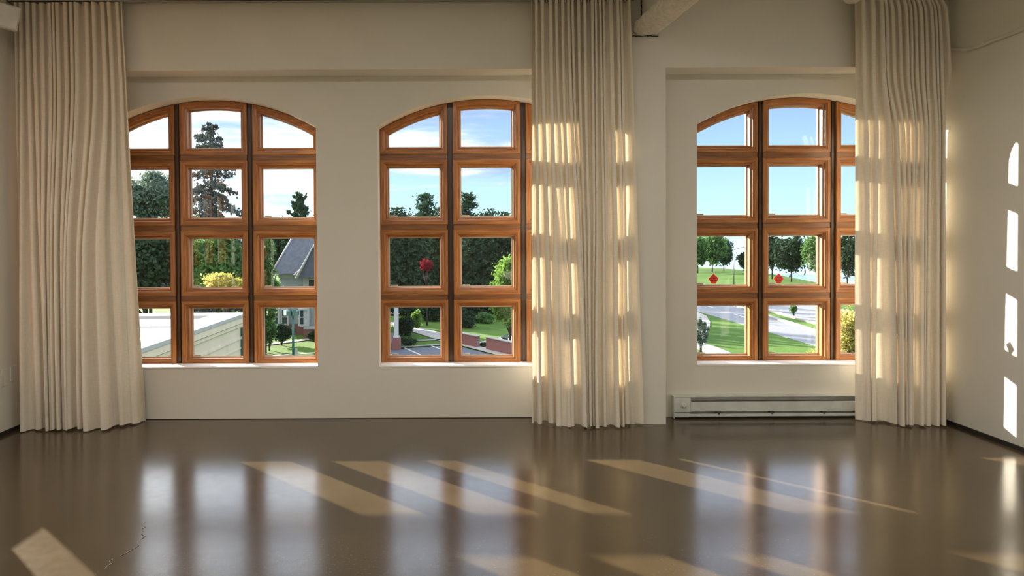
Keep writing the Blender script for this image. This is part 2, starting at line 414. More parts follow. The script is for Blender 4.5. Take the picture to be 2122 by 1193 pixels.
# ------------------------------------------------------------------ curtains
def ss(a, b, x): t = min(1, max(0, (x - a) / (b - a))); return t * t * (3 - 2 * t)
def curtain(name_label, x0t, x1t, x0b, x1b, zt, nf, seed, ypath, amp=.036, ampb=.046, hp=1.1, quiet=0):
    rnd = random.Random(seed); per = 12; nu = nf * per
    wt = [rnd.uniform(.5, 1.6) for _ in range(nf)]; wb = [w * rnd.choice((.35, .6, 1, 1.5, 2.3)) for w in wt]
    def cum(ws):
        s = sum(ws); c = [0]
        for w_ in ws: c.append(c[-1] + w_ / s)
        return c
    ct, cb = cum(wt), cum(wb)
    at_ = [rnd.uniform(.55, 1.25) for _ in range(nf + 1)]; ab_ = [rnd.uniform(.35, 1.4) for _ in range(nf + 1)]
    slant = [rnd.uniform(-1, 1) for _ in range(nf + 1)]
    sharp = [rnd.uniform(.15, .6) for _ in range(nf + 1)]
    Z0, ZHM = .012, .135; NR = 46
    def P_(u, z):
        h = 1 - (z - Z0) / (zt - Z0)                     # 0 top .. 1 bottom
        k = min(nf - 1, int(u * nf)); fr = u * nf - k
        tt = ct[k] + (ct[k + 1] - ct[k]) * fr; bb = cb[k] + (cb[k + 1] - cb[k]) * fr
        hb = ss(0, 1, h)
        w_ = tt * (1 - hb) + bb * hb
        lerp = lambda A: A[k] * (1 - fr) + A[k + 1] * fr
        A = amp * lerp(at_) * (1 - hb) + ampb * lerp(ab_) * hb
        qf = 1 - .75 * (1 - ss(0, quiet, u)) * hb if quiet else 1
        A *= qf
        ph = 2 * math.pi * (u * nf) + .9 * lerp(slant) * math.sin(2.2 * h + 3 * lerp(slant))
        c = math.cos(ph); s2 = math.sin(2 * ph)
        ya, yb = ypath(0, z), ypath(1, z)
        x0 = ya * (x0t / ypath(0, zt) * (1 - h) + x0b / ypath(0, Z0) * h)
        x1 = x1t + (x1b - x1t) * h ** hp if quiet else yb * (x1t / ypath(1, zt) * (1 - h) + x1b / ypath(1, Z0) * h)
        ed = min(1, min(u, 1 - u) * nf)
        x = x0 + (x1 - x0) * w_ + (x1 - x0) / nf * (.09 + .12 * lerp(sharp)) * s2 * ed
        y = ypath(u, z) - A * c * (1 - .35 * lerp(sharp) * c) - .026 * qf * hb * math.cos(2 * math.pi * u * nf / 2.7 + seed)
        y += .004 * noise.noise(Vector((u * nf * .7, z * 1.3, seed)))
        zz = z
        if z < .02: zz = z + .006 * math.sin(u * nf * 1.7 + seed)
        return (x, y, max(zz, .004))
    def sheet(zs, off=0):
        bm = bmesh.new(); g = []
        for z in zs:
            g.append([bm.verts.new(Vector(P_(i / nu, z)) + Vector((0, off, 0))) for i in range(nu + 1)])
        for r0, r1 in zip(g, g[1:]):
            for i in range(nu): bm.faces.new((r0[i], r0[i + 1], r1[i + 1], r1[i]))
        return bm
    xm = (x0b + x1b) / 2
    root = empty('curtain', (xm, YM - .1, 0)); tag(root, name_label, 'curtain')
    inv = Matrix.Translation((-xm, -(YM - .1), 0))
    bm = sheet([zt + (ZHM - zt) * i / NR for i in range(NR + 1)]); bm.transform(inv); obj('drape', bm, M['cloth'], root, True)
    bm = sheet([ZHM + .002 + (Z0 - ZHM) * i / 4 for i in range(5)]); bm.transform(inv)
    h_ = obj('hem', bm, M['hem'], root, True)
    h_['label'] = 'doubled bottom hem'
    for k in range(nf):                                # runners up into the track
        u = (k + .5) / nf; p = Vector(P_(u, zt)); bm = bmesh.new()
        box(bm, p.x - .004 - xm, p.x + .004 - xm, -.010 + 5.965 - (YM - .1), .010 + 5.965 - (YM - .1), zt - .01, zt + .014); obj('glider', bm, M['white_metal'], root)
    return root
def swing(z): return ss(2.75, 1.2, z)
def ss_inv(a, b, x): return 1 - ss(b, a, x)
def sw2(z): return ss(0, 1, (2.93 - z) / .55)
def sw(z): t = min(1, max(0, (2.85 - z) / 1.5)); return t * t * (3 - 2 * t)
curtain('full length beige linen curtain hanging in the left corner beside the left wall', -3.60, -2.735, -3.60, -2.70, 3.505, 16, 3,
        lambda u, z: 5.945 + .27 * sw(z) * ss(.80, 1, u) , .034, .046, 2.1)
curtain('long sheer beige linen curtain hanging in front of the pier between the windows', .605, 1.41, .612, 1.535, 3.505, 17, 11,
        lambda u, z: 5.955 + .15 * sw(z) * (1 - ss(0, .25, u)) + .08 * sw(z) * ss(.85, 1, u), .034, .044)
curtain('long sunlit beige linen curtain hanging beside the right wall', 3.238, 3.955, 3.372, 4.075, 3.505, 15, 23,
        lambda u, z: 5.945 + .20 * sw2(z) * max(0, 1 - u / .28) + .20 * sw2(z) * ss(.93, 1, u), .034, .048, .3, quiet=.22)
def track(x0, x1, label):
    r = empty('curtain_track', ((x0 + x1) / 2, 5.965, 3.515)); tag(r, label, 'curtain track')
    bm = bmesh.new(); h = (x1 - x0) / 2
    for a in ((-h, h, -.030, -.022, 0, .035), (-h, h, .022, .030, 0, .035), (-h, h, -.030, .030, .027, .035), (-h, h, -.030, -.008, 0, .004), (-h, h, .008, .030, 0, .004)): box(bm, *a)
    obj('channel', bm, M['track'], r)
    n = max(2, int((x1 - x0) / 1.1))
    for k in range(n):
        x = -h + (k + .5) * 2 * h / n; bm = bmesh.new(); box(bm, x - .02, x + .02, -.02, .02, .035, HC - 3.515); obj('bracket', bm, M['track'], r)
    for sg in (-1, 1):
        bm = bmesh.new(); a = sorted((sg * h, sg * (h + .006))); box(bm, a[0], a[1], -.032, .032, -.002, .037); obj('end_cap', bm, M['dark_metal'], r)
track(XL + .02, 1.445, 'long painted curtain track under the ceiling above the two left windows')
track(3.20, XR - .012, 'short painted curtain track under the ceiling in the right corner')
# painted conduit above the left track
bm = bmesh.new(); tube(bm, [(XL + .02, 6.02, 3.583), (1.40, 6.02, 3.583)], .011); tag(obj('conduit', bm, M['pipe'], smooth=False), 'thin painted conduit running along the wall just above the long curtain track', 'conduit')

# ------------------------------------------------------------------ ceiling beam
def beam():
    x0, x1, zb = 1.456, 1.672, 3.250; sk = .085
    r = empty('ceiling_beam', ((x0 + x1) / 2, YM, zb)); tag(r, 'painted concrete ceiling beam with a rough bumpy underside running out from the wall', 'beam')
    xc = (x0 + x1) / 2
    bm = bmesh.new(); NL, NW = 260, 9; L_ = 8.0; prev = None; rows = []
    prof = [(-.108, .085), (-.108, .03), (-.085, .0), (-.04, -.004), (0, -.006), (.05, -.004), (.09, .0), (.108, .03), (.108, .085)]
    for i in range(NL + 1):
        y = -.012 - L_ * (i / NL); ring = []
        for px, pz in prof:
            p = Vector((px - sk * y, y, pz)); n_ = noise.noise(p * 16) * .014 + noise.noise(p * 45) * .012
            ring.append(bm.verts.new(p + Vector((n_ * (1 if px > 0 else -1) * .7, 0, n_ if pz < .05 else 0))))
        rows.append(ring)
    for a, b in zip(rows, rows[1:]):
        for k in range(len(prof) - 1): bm.faces.new((a[k], a[k + 1], b[k + 1], b[k]))
    bm.faces.new(rows[0]); bmesh.ops.recalc_face_normals(bm, faces=bm.faces[:])
    o = obj('rough_soffit', bm, M['plaster'], r, True); o['label'] = 'rough bumpy concrete underside'
    bm = bmesh.new()
    for a, b, z0, z1 in ((-.030, .104, .03, HC - zb),):
        v = []
        for y in (-.010, -L_):
            for x, z in ((a, z0), (b, z0), (b, z1), (a, z1)): v.append(bm.verts.new((x - sk * y, y, z)))
        for f in ((0, 1, 2, 3), (7, 6, 5, 4), (0, 4, 5, 1), (1, 5, 6, 2), (2, 6, 7, 3), (3, 7, 4, 0)): bm.faces.new([v[i] for i in f])
    bmesh.ops.recalc_face_normals(bm, faces=bm.faces[:]); obj('web', bm, M['wall'], r)
    bm = bmesh.new(); pts = []
    for k in range(26): pts.append((-.108 + .216 * k / 25, -.004, -.010 + random.uniform(-.004, .004)))
    tube(bm, pts, .0045, 6)
    tube(bm, [(-.034 + random.uniform(-.003, .003), -.004, .05 + .3 * k / 20) for k in range(21)], .004, 6)
    o = obj('joint_crack', bm, M['dark_gap'], r); o['label'] = 'dark crack where the beam meets the wall'
beam()

# ------------------------------------------------------------------ pipes and small fittings
def bend(p0, c, p1, n=10):
    p0, c, p1 = Vector(p0), Vector(c), Vector(p1); return [(1 - t) ** 2 * p0 + 2 * t * (1 - t) * c + t * t * p1 for t in [i / n for i in range(n + 1)]]
r = empty('ceiling_pipe', (3.06, 5.72, HC)); tag(r, 'white painted pipe running under the ceiling with an elbow left of the right curtain', 'pipe')
bm = bmesh.new(); q = bend((0, 0, -.11), (0, 0, -.215), (0, -.10, -.215)); tube(bm, [(0, 0, 0), (0, 0, -.11)] + q[1:] + [(0, -6, -.215)], .037, 20)
obj('pipe_run', bm, M['pipe'], r)
bm = bmesh.new(); lathe(bm, [(.038, -.115), (.044, -.115), (.044, -.085), (.038, -.085)], (0, 0, 0)); obj('collar', bm, M['pipe'], r)
bm = bmesh.new(); tube(bm, [(0, -.10, -.215), (0, -.14, -.215)], .044, 20); obj('collar', bm, M['pipe'], r)
r = empty('wall_conduit', (XR, 5.78, 3.05)); tag(r, 'thin painted conduit running level along the right wall with a bend near the corner', 'conduit')
bm = bmesh.new(); tube(bm, [(-.013, .50, .118), (-.013, .27, .075), (-.013, .04, .004), (-.013, -.06, 0), (-.013, -9, 0)], .014, 12); obj('pipe_run', bm, M['pipe'], r)
for y in (-.14, -1.4, -2.6):
    bm = bmesh.new(); box(bm, -.027, 0, y - .012, y + .012, -.018, .018); obj('clip', bm, M['pipe'], r)

# baseboard heater
def heater():
    x0, x1 = 1.855, 3.72; L_ = x1 - x0; D = .070; y1 = -.002
    r = empty('baseboard_heater', (x0, YN, 0)); tag(r, 'long low pale enamel baseboard heater with a round knob below the right window', 'heater')
    bm = bmesh.new()
    box(bm, 0, L_, -.008, y1, .012, .190); box(bm, 0, L_, -D + .012, y1, .182, .192); box(bm, 0, L_, -D, y1, .012, .020); box(bm, 0, L_, -D, -D + .004, .012, .042)
    obj('back_housing', bm, M['heater'], r, bevel=.0015)
    bm = bmesh.new(); box(bm, .145, L_ - .01, -D - .003, -D + .001, .068, .140)
    v = box(bm, .145, L_ - .01, -D - .003, -D + .012, .140, .146); box(bm, .145, L_ - .01, -D - .003, -D + .012, .062, .068)
    f_ = obj('front_panel', bm, M['heater'], r, bevel=.001)
    bm = bmesh.new(); box(bm, .004, .144, -D - .006, -.01, .056, .180); o = obj('control_box', bm, M['heater'], r, bevel=.003)
    bm = bmesh.new(); lathe(bm, [(.024, -D - .006), (.024, -D - .010), (.019, -D - .012), (.017, -D - .026), (.010, -D - .028)], (.080, 0, .118), 'Y')
    box(bm, .078, .082, -D - .030, -D - .012, .104, .132); k_ = obj('knob', bm, M['white_metal'], o)
    k_['label'] = 'round white thermostat knob'
    for dx, dz in ((0, .015), (-.012, -.008), (.010, -.010)):
        bm = bmesh.new(); box(bm, .080 + dx - .0025, .080 + dx + .0025, -D - .0285, -D - .0255, .118 + dz - .0025, .118 + dz + .0025); obj('dial_mark', bm, M['dark_metal'], o)
    bm = bmesh.new(); box(bm, .004, .130, -D - .002, -D + .002, .014, .050); obj('lower_cover', bm, M['heater'], r, bevel=.001)
    for a in (-.004, L_ - .004):
        bm = bmesh.new(); box(bm, a, a + .008, -D - .008, y1, .004, .194); obj('end_cap', bm, M['heater'], r, bevel=.002)
    bm = bmesh.new()
    for i in range(180):
        x = .17 + i * (L_ - .2) / 180; box(bm, x, x + .0012, -D + .018, -.012, .075, .145)
    tube(bm, [(.15, -.035, .11), (L_ - .01, -.035, .11)], .008, 8)
    o = obj('heating_element', bm, M['fin'], r)
    for x in (.37, .83, 1.28, 1.70):
        bm = bmesh.new(); box(bm, x, x + .038, -D + .001, -.008, .046, .062); box(bm, x + .010, x + .026, -D, -D + .006, .034, .062); obj('bracket', bm, M['dark_metal'], r)
heater()

# wall speaker
def speaker():
    p = at(21, 40, 5.66); r = empty('wall_speaker', p); r.rotation_euler = (R(2), R(9), R(30))
    tag(r, 'white box loudspeaker tilted down on a bracket high on the left wall', 'speaker')
    bm = bmesh.new(); w0, w1, h, d = .068, .080, .092, .065
    v = [bm.verts.new(q) for q in ((-w0, d, -h * .86), (w0, d, -h * .86), (w1, -d, -h), (-w1, -d, -h), (-w0, d, h * .86), (w0, d, h * .86), (w1, -d, h), (-w1, -d, h))]
    for f in ((0, 1, 2, 3), (7, 6, 5, 4), (0, 4, 5, 1), (1, 5, 6, 2), (2, 6, 7, 3), (3, 7, 4, 0)): bm.faces.new([v[i] for i in f])
    bmesh.ops.recalc_face_normals(bm, faces=bm.faces[:]); obj('cabinet', bm, M['white_metal'], r, bevel=.008)
    bm = bmesh.new(); box(bm, -w1 + .008, w1 - .008, -d - .012, -d, -h + .008, h - .008); obj('grille', bm, M['white_metal'], r, bevel=.006)
    b = Vector((XL, p.y + .02, p.z)); inv = (Matrix.Translation(p) @ r.rotation_euler.to_matrix().to_4x4()).inverted()
    bm = bmesh.new(); tube(bm, [inv @ b, inv @ Vector((XL + .05, p.y + .02, p.z)), (0, .05, 0)], .012, 10); lathe(bm, [(.04, 0), (.04, .01)], (0, 0, 0), 'X')
    for vv in bm.verts[-48:]: vv.co = inv @ (b + vv.co)
    obj('bracket', bm, M['dark_metal'], r)
speaker()
# blank plates on the left wall
for (py, z, w_, h_, lb) in ((5.835, .46, .085, .135, 'blank painted wall plate on the left wall, the one nearer the room'), (5.955, .475, .07, .125, 'blank painted wall plate on the left wall, the one nearer the curtain')):
    bm = bmesh.new(); box(bm, XL, XL + .006, py - w_ / 2, py + w_ / 2, z - h_ / 2, z + h_ / 2)
    o = obj('wall_plate', bm, M['wall'], bevel=.002); tag(o, lb, 'wall plate', 'blank plates low on the left wall')

# unseen fill lights under the ceiling, added to brighten the room
def fill_light(x, y, lb):
    r = empty('fill_light', (x, y, HC - .005)); tag(r, lb, 'added fill light', 'added fill lights')
    bm = bmesh.new(); box(bm, -.62, .62, -.16, .16, -.06, -.005); obj('housing', bm, M['white_metal'], r, bevel=.006)
    li = bpy.data.lights.new('lamp', 'AREA'); li.shape = 'RECTANGLE'; li.size = 1.2; li.size_y = .28; li.energy = FILL_POWER; li.color = (1, .96, .88)
    lo = bpy.data.objects.new('lamp', li); COL.objects.link(lo); lo.parent = r; lo.location = (0, 0, -.065)
k = 0
for y, wy in ((3.0, 'front'), (-3.2, 'rear')):
    for x, wx in ((-2.1, 'left'), (.2, 'centre'), (2.6, 'right')):
        fill_light(x, y, 'added unseen fill light on the ceiling in the %s row, %s column' % (wy, wx))

# ================================================================== OUTSIDE
def leafmat(name, c0, c1, tr=.35):
    t = NT(name); nz = t.noise(1.1, detail=3); col = t.ramp(nz, [(.3, c0), (.7, c1)])
    d = t.n('ShaderNodeBsdfDiffuse'); t.set(d.inputs[0], col); tl = t.n('ShaderNodeBsdfTranslucent'); t.set(tl.inputs[0], col)
    mx = t.n('ShaderNodeMixShader'); mx.inputs[0].default_value = tr
    t.set(mx.inputs[1], d.outputs[0]); t.set(mx.inputs[2], tl.outputs[0]); t.set(t.out.inputs[0], mx.outputs[0]); return t.m
LF = {
    'spruce': leafmat('spruce_needles', (.085, .10, .095), (.12, .135, .13), .10),  # greyed and lightened: distance haze put into the needle colour
    'pine': leafmat('pine_needles', (.03, .06, .035), (.05, .09, .05), .12),
    'dark': leafmat('dark_leaves', (.028, .048, .030), (.045, .075, .040), .12),
    'grey': leafmat('grey_green_leaves', (.10, .14, .11), (.15, .20, .15), .35),
    'green': leafmat('green_leaves', (.07, .14, .05), (.12, .22, .07), .4),
    'bright': leafmat('bright_leaves', (.10, .19, .035), (.17, .28, .06), .5),
    'yellow': leafmat('yellow_leaves', (.33, .31, .07), (.44, .38, .12), .5),
    'red': leafmat('red_reflection_leaves', (.22, .016, .025), (.30, .03, .04), .5),
}
M['bark'] = simple('bark', (.06, .045, .035), (.03, .025, .02), 12, .9, .3)
def grassmat():
    t = NT('grass'); a = t.noise(.12, detail=5); b = t.noise(3.5, detail=5, rough=.7)
    c = t.ramp(a, [(.35, (.045, .095, .015)), (.65, (.080, .145, .026))]); k_ = t.ramp(b, [(.3, (.75, .75, .75)), (.7, (1.15, 1.15, 1.1))])
    mx = t.n('ShaderNodeMix', data_type='RGBA', blend_type='MULTIPLY'); mx.inputs[0].default_value = 1; t.set(mx.inputs[6], c); t.set(mx.inputs[7], k_)
    t.pbr(Base_Color=mx.outputs[2], Roughness=.95, Specular_IOR_Level=.1); return t.m
M['grass'] = grassmat()
M['asphalt'] = simple('asphalt', (.17, .175, .19), (.145, .15, .165), 2.5, .85, .2, bs=40)
M['lot'] = simple('lot_asphalt', (.075, .083, .105), (.06, .068, .088), 2.5, .85, .2, bs=40)
M['concrete'] = simple('pavement', (.29, .27, .24), (.25, .235, .21), 1.5, .9)
M['paint'] = simple('road_paint', (.42, .42, .40), rough=.7)
M['coping'] = simple('coping_stone', (.40, .37, .355), (.36, .335, .32), 1.6, .7)
M['facade'] = simple('beige_render', (.66, .53, .40), (.60, .48, .36), 1.6, .8)
M['roofing'] = simple('pale_roofing', (.25, .23, .235), (.22, .205, .21), .8, .85)
M['seam'] = simple('roof_seam', (.35, .33, .34), rough=.8)
M['siding'] = simple('grey_siding', (.24, .265, .275), (.22, .245, .26), 2, .7)
M['house_trim'] = simple('house_trim', (.40, .41, .415), rough=.6)
M['shingle'] = simple('grey_shingles', (.095, .103, .12), (.07, .078, .092), 3, .9, .3)
M['house_glass'] = simple('house_glass', (.03, .045, .05), (.05, .07, .075), 2, .12)
def brickmat():
    t = NT('brick'); b = t.n('ShaderNodeTexBrick'); t.set(b.inputs['Vector'], t.tc.outputs['Object'])
    mp = t.n('ShaderNodeMapping'); t.set(mp.inputs[0], t.tc.outputs['Object']); mp.inputs['Rotation'].default_value = (R(90), 0, 0); t.set(b.inputs['Vector'], mp.outputs[0])
    b.inputs['Color1'].default_value = (.14, .045, .04, 1); b.inputs['Color2'].default_value = (.17, .06, .05, 1); b.inputs['Mortar'].default_value = (.2, .15, .14, 1)
    b.inputs['Scale'].default_value = 4; b.inputs['Mortar Size'].default_value = .012
    t.pbr(Base_Color=b.outputs[0], Roughness=.85); return t.m
M['brick'] = brickmat()
M['pole_green'] = simple('green_paint', (.03, .12, .10), rough=.4)
M['lamp_glass'] = simple('lamp_lens', (.85, .88, .88), rough=.2)
M['bin'] = simple('bin_green', (.05, .09, .07), rough=.6)
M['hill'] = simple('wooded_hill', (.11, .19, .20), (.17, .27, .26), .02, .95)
def watermat():
    t = NT('lake_water'); t.pbr(Base_Color=(.30, .42, .52, 1), Roughness=.18, Normal=t.bump(t.noise(.25, detail=4), .5, .4)); return t.m
M['water'] = watermat()

# ground: lawns down to the shore, lake, hills
bm = bmesh.new()
shore = [(1432, 553), (1500, 556), (1560, 561), (1620, 571), (1700, 586), (1760, 597), (1900, 625), (2300, 690)]
land = [Vector((-700, 12, GZ)), Vector((90, 12, GZ))] + [G(*p) for p in shore[::-1]] + [G(1425, 545), G(1400, 512), Vector((300, 1300, GZ)), Vector((-1300, 1300, GZ)), Vector((-900, 60, GZ))]
slab(bm, land, 1.2); obj('lawn', bm, M['grass'], kind='structure')
bm = bmesh.new(); poly(bm, [(-40, 12, GZ - .5), (900, 12, GZ - .5), (2600, 3300, GZ - .5), (-400, 3300, GZ - .5)]); obj('lake', bm, M['water'], kind='structure')
bm = bmesh.new(); poly(bm, [(-1500, -300, GZ - .6), (1500, -300, GZ - .6), (1500, 14, GZ - .6), (-1500, 14, GZ - .6)]); obj('ground', bm, M['grass'], kind='structure')
def hills(name, x0, x1, Y, prof, depth, label):
    bm = bmesh.new(); nx, ny = 160, 10; g = []
    for j in range(ny + 1):
        row = []; t = j / ny; s_ = math.sin(math.pi * min(1, t * .62))
        for i in range(nx + 1):
            x = x0 + (x1 - x0) * i / nx; h = prof(x) * s_ * (1 + .10 * noise.noise(Vector((x * .011, t * 4, 3))) + .05 * noise.noise(Vector((x * .05, t * 9, 7))))
            row.append(bm.verts.new((x, Y + depth * t, GZ - 1 + h)))
        g.append(row)
    for a, b in zip(g, g[1:]):
        for i in range(nx): bm.faces.new((a[i], a[i + 1], b[i + 1], b[i]))
    obj(name, bm, M['hill'], smooth=True, kind='structure')
def pr1(x):                                  # skyline of the near wooded hills, metres above the street
    px = PX + x * F / 1450; pts = [(0, 70), (480, 72), (560, 66), (600, 72), (650, 74), (720, 62), (820, 58), (900, 50), (1000, 58), (1060, 56), (1150, 40), (1300, 14), (1420, 5), (1500, 0)]
    for (a, h0), (b, h1) in zip(pts, pts[1:]):
        if a <= px <= b: return h0 + (h1 - h0) * (px - a) / (b - a)
    return pts[0][1] if px < 0 else 0.001
hills('hills', -1200, 520, 1300, pr1, 400, '')
hills('far_shore', 300, 2600, 2500, lambda x: 26 + 8 * noise.noise(Vector((x * .004, 0, 0))), 500, '')

# roads
def road(name, lab, top, bot, mat, z=.02, cat='road'):
    bm = bmesh.new(); (a, b), (c, d) = top, bot
    slab(bm, [G(*a, z=GZ + z), G(*b, z=GZ + z), G(*d, z=GZ + z), G(*c, z=GZ + z)], .04); o = obj(name, bm, mat, kind='structure'); return o
def ln(p, q, x): return (x, p[1] + (q[1] - p[1]) * (x - p[0]) / (q[0] - p[0]))
nb, nt_ = ((1440, 643), (1662, 708)), ((1440, 607), (1662, 678))
fb, ft = ((1440, 602), (1662, 663)), ((1440, 585), (1700, 632))
road('road', '', [ln(*nt_, 1300), ln(*nt_, 1900)], [ln(*nb, 1300), ln(*nb, 1900)], M['asphalt'])
road('far_road', '', [ln(*ft, 1330), ln(*ft, 1900)], [ln(*fb, 1330), ln(*fb, 1900)], M['asphalt'])
for nm, l_ in (('kerb', nt_), ('kerb', fb)):
    bm = bmesh.new(); a, b = G(*ln(*l_, 1300)), G(*ln(*l_, 1900)); n_ = (b - a).cross(Vector((0, 0, 1))).normalized() * .28
    slab(bm, [a - n_ + Vector((0, 0, .14)), b - n_ + Vector((0, 0, .14)), b + n_ + Vector((0, 0, .14)), a + n_ + Vector((0, 0, .14))], .2); obj(nm, bm, M['concrete'], kind='structure')
bm = bmesh.new()
cl = ((1440, 626), (1662, 693))
a, b = G(*ln(*cl, 1380)), G(*ln(*cl, 1800)); d_ = (b - a).normalized(); n_ = d_.cross(Vector((0, 0, 1))) * .09; L_ = (b - a).length; s_ = 0
while s_ < L_:
    p, q = a + d_ * s_, a + d_ * (s_ + 3.2); slab(bm, [v + Vector((0, 0, .03)) for v in (p - n_, q - n_, q + n_, p + n_)], .02); s_ += 10
obj('lane_marking', bm, M['paint'], kind='structure')
def ribbon(name, pts, w, mat, z=.03):
    P_ = [G(*p) for p in pts]; bm = bmesh.new(); L1, R1 = [], []
    for i, p in enumerate(P_):
        d = (P_[min(i + 1, len(P_) - 1)] - P_[max(0, i - 1)]).normalized(); n_ = d.cross(Vector((0, 0, 1))) * w / 2
        L1.append(bm.verts.new(p + n_ + Vector((0, 0, z)))); R1.append(bm.verts.new(p - n_ + Vector((0, 0, z))))
    for i in range(len(P_) - 1): bm.faces.new((L1[i], R1[i], R1[i + 1], L1[i + 1]))
    bmesh.ops.recalc_face_normals(bm, faces=bm.faces[:])
    if bm.faces[0].normal.z < 0: bmesh.ops.reverse_faces(bm, faces=bm.faces[:])
    ex = bmesh.ops.extrude_face_region(bm, geom=bm.faces[:]); 
    for v in [e for e in ex['geom'] if isinstance(e, bmesh.types.BMVert)]: v.co.z += .03
    obj(name, bm, mat, kind='structure')
ribbon('path', [(1400, 642), (1425, 646), (1444, 655), (1450, 668), (1446, 683), (1432, 697), (1400, 712)], 2.0, M['concrete'])
ribbon('path', [(1410, 706), (1440, 713), (1465, 722), (1488, 732), (1510, 744), (1540, 765)], 1.7, M['concrete'])
# car park in front of windows 1 and 2
road('parking_lot', '', [(690, 733), (940, 715)], [(650, 860), (1000, 860)], M['lot'])
road('parking_lot', '', [(938, 715), (1062, 745)], [(938, 860), (1200, 860)], M['lot'], .021)
ribbon('kerb', [(540, 742), (700, 731), (812, 723), (912, 716), (940, 714)], .35, M['concrete'], .08)
ribbon('kerb', [(935, 709), (957, 715), (1000, 726), (1045, 738), (1100, 752)], .9, M['concrete'], .08)
for p, q in (((838, 722), (874, 738)), ((892, 717), (914, 725)), ((786, 727), (830, 750))):
    ribbon('parking_line', [p, q], .14, M['paint'], .02)
ribbon('sidewalk', [(500, 722), (552, 715), (600, 709), (655, 702), (720, 695)], .8, M['concrete'])
ribbon('sidewalk', [(845, 707), (880, 706), (930, 704)], .6, M['concrete'])
ribbon('sidewalk', [(820, 668), (855, 682), (885, 690), (915, 699), (950, 712)], 1.9, M['concrete'])
ribbon('sidewalk', [(1000, 722), (1030, 711), (1060, 704), (1100, 694)], 2.6, M['concrete'])
ribbon('sidewalk', [(780, 645), (830, 645), (870, 643), (960, 642), (1010, 645)], 7, M['concrete'])

# the wing of the building below the left window
def wing():
    zc, xo, xi, y0, y1 = -.50, -6.12, -6.92, 6.72, 20.9
    r = empty('building_wing', (xo, y0, GZ)); tag(r, 'low building wing with pale flat roof and white coping below the left window', 'building'); T = Matrix.Translation((-xo, -y0, -GZ))
    def part(nm, boxes, mat, parent=r, bv=0):
        bm = bmesh.new()
        for b_ in boxes: box(bm, *b_)
        bm.transform(T); return obj(nm, bm, mat, parent, bevel=bv)
    part('wall', [(-26, xo - .10, y0, y1 - .10, GZ, zc - .10)], M['facade'])
    part('flat_roof', [(-25.9, xi + .05, y0, y1 - .9, zc - .10, zc - .07)], M['roofing'])
    part('roof_seam', [(-25.9, xi, y, y + .05, zc - .07, zc - .05) for y in (9, 12, 15, 18)], M['seam'])
    part('coping', [(xi, xo, y0, y1, zc - .10, zc), (-26, xi, y1 - .8, y1, zc - .10, zc)], M['coping'], bv=.01)
    part('cornice', [(xo - .10, xo - .02, y0, y1 - .05, zc - .26, zc - .10), (xo - .10, xo - .05, y0, y1 - .05, zc - .36, zc - .28), (xo - .10, xo - .07, y0, y1 - .05, zc - .72, zc - .66), (xo - .10, xo - .08, y0, y1 - .05, zc - 1.0, zc - .96)], M['facade'])
    part('siding_board', [(xo - .10, xo - .085, y0, y1 - .05, zc - 1.30 - .3 * k, zc - 1.28 - .3 * k) for k in range(12)], M['facade'])
    part('downspout', [(xo - .08, xo + .02, y1 - .32, y1 - .20, GZ, zc - .40)], M['pole_green'])
wing()

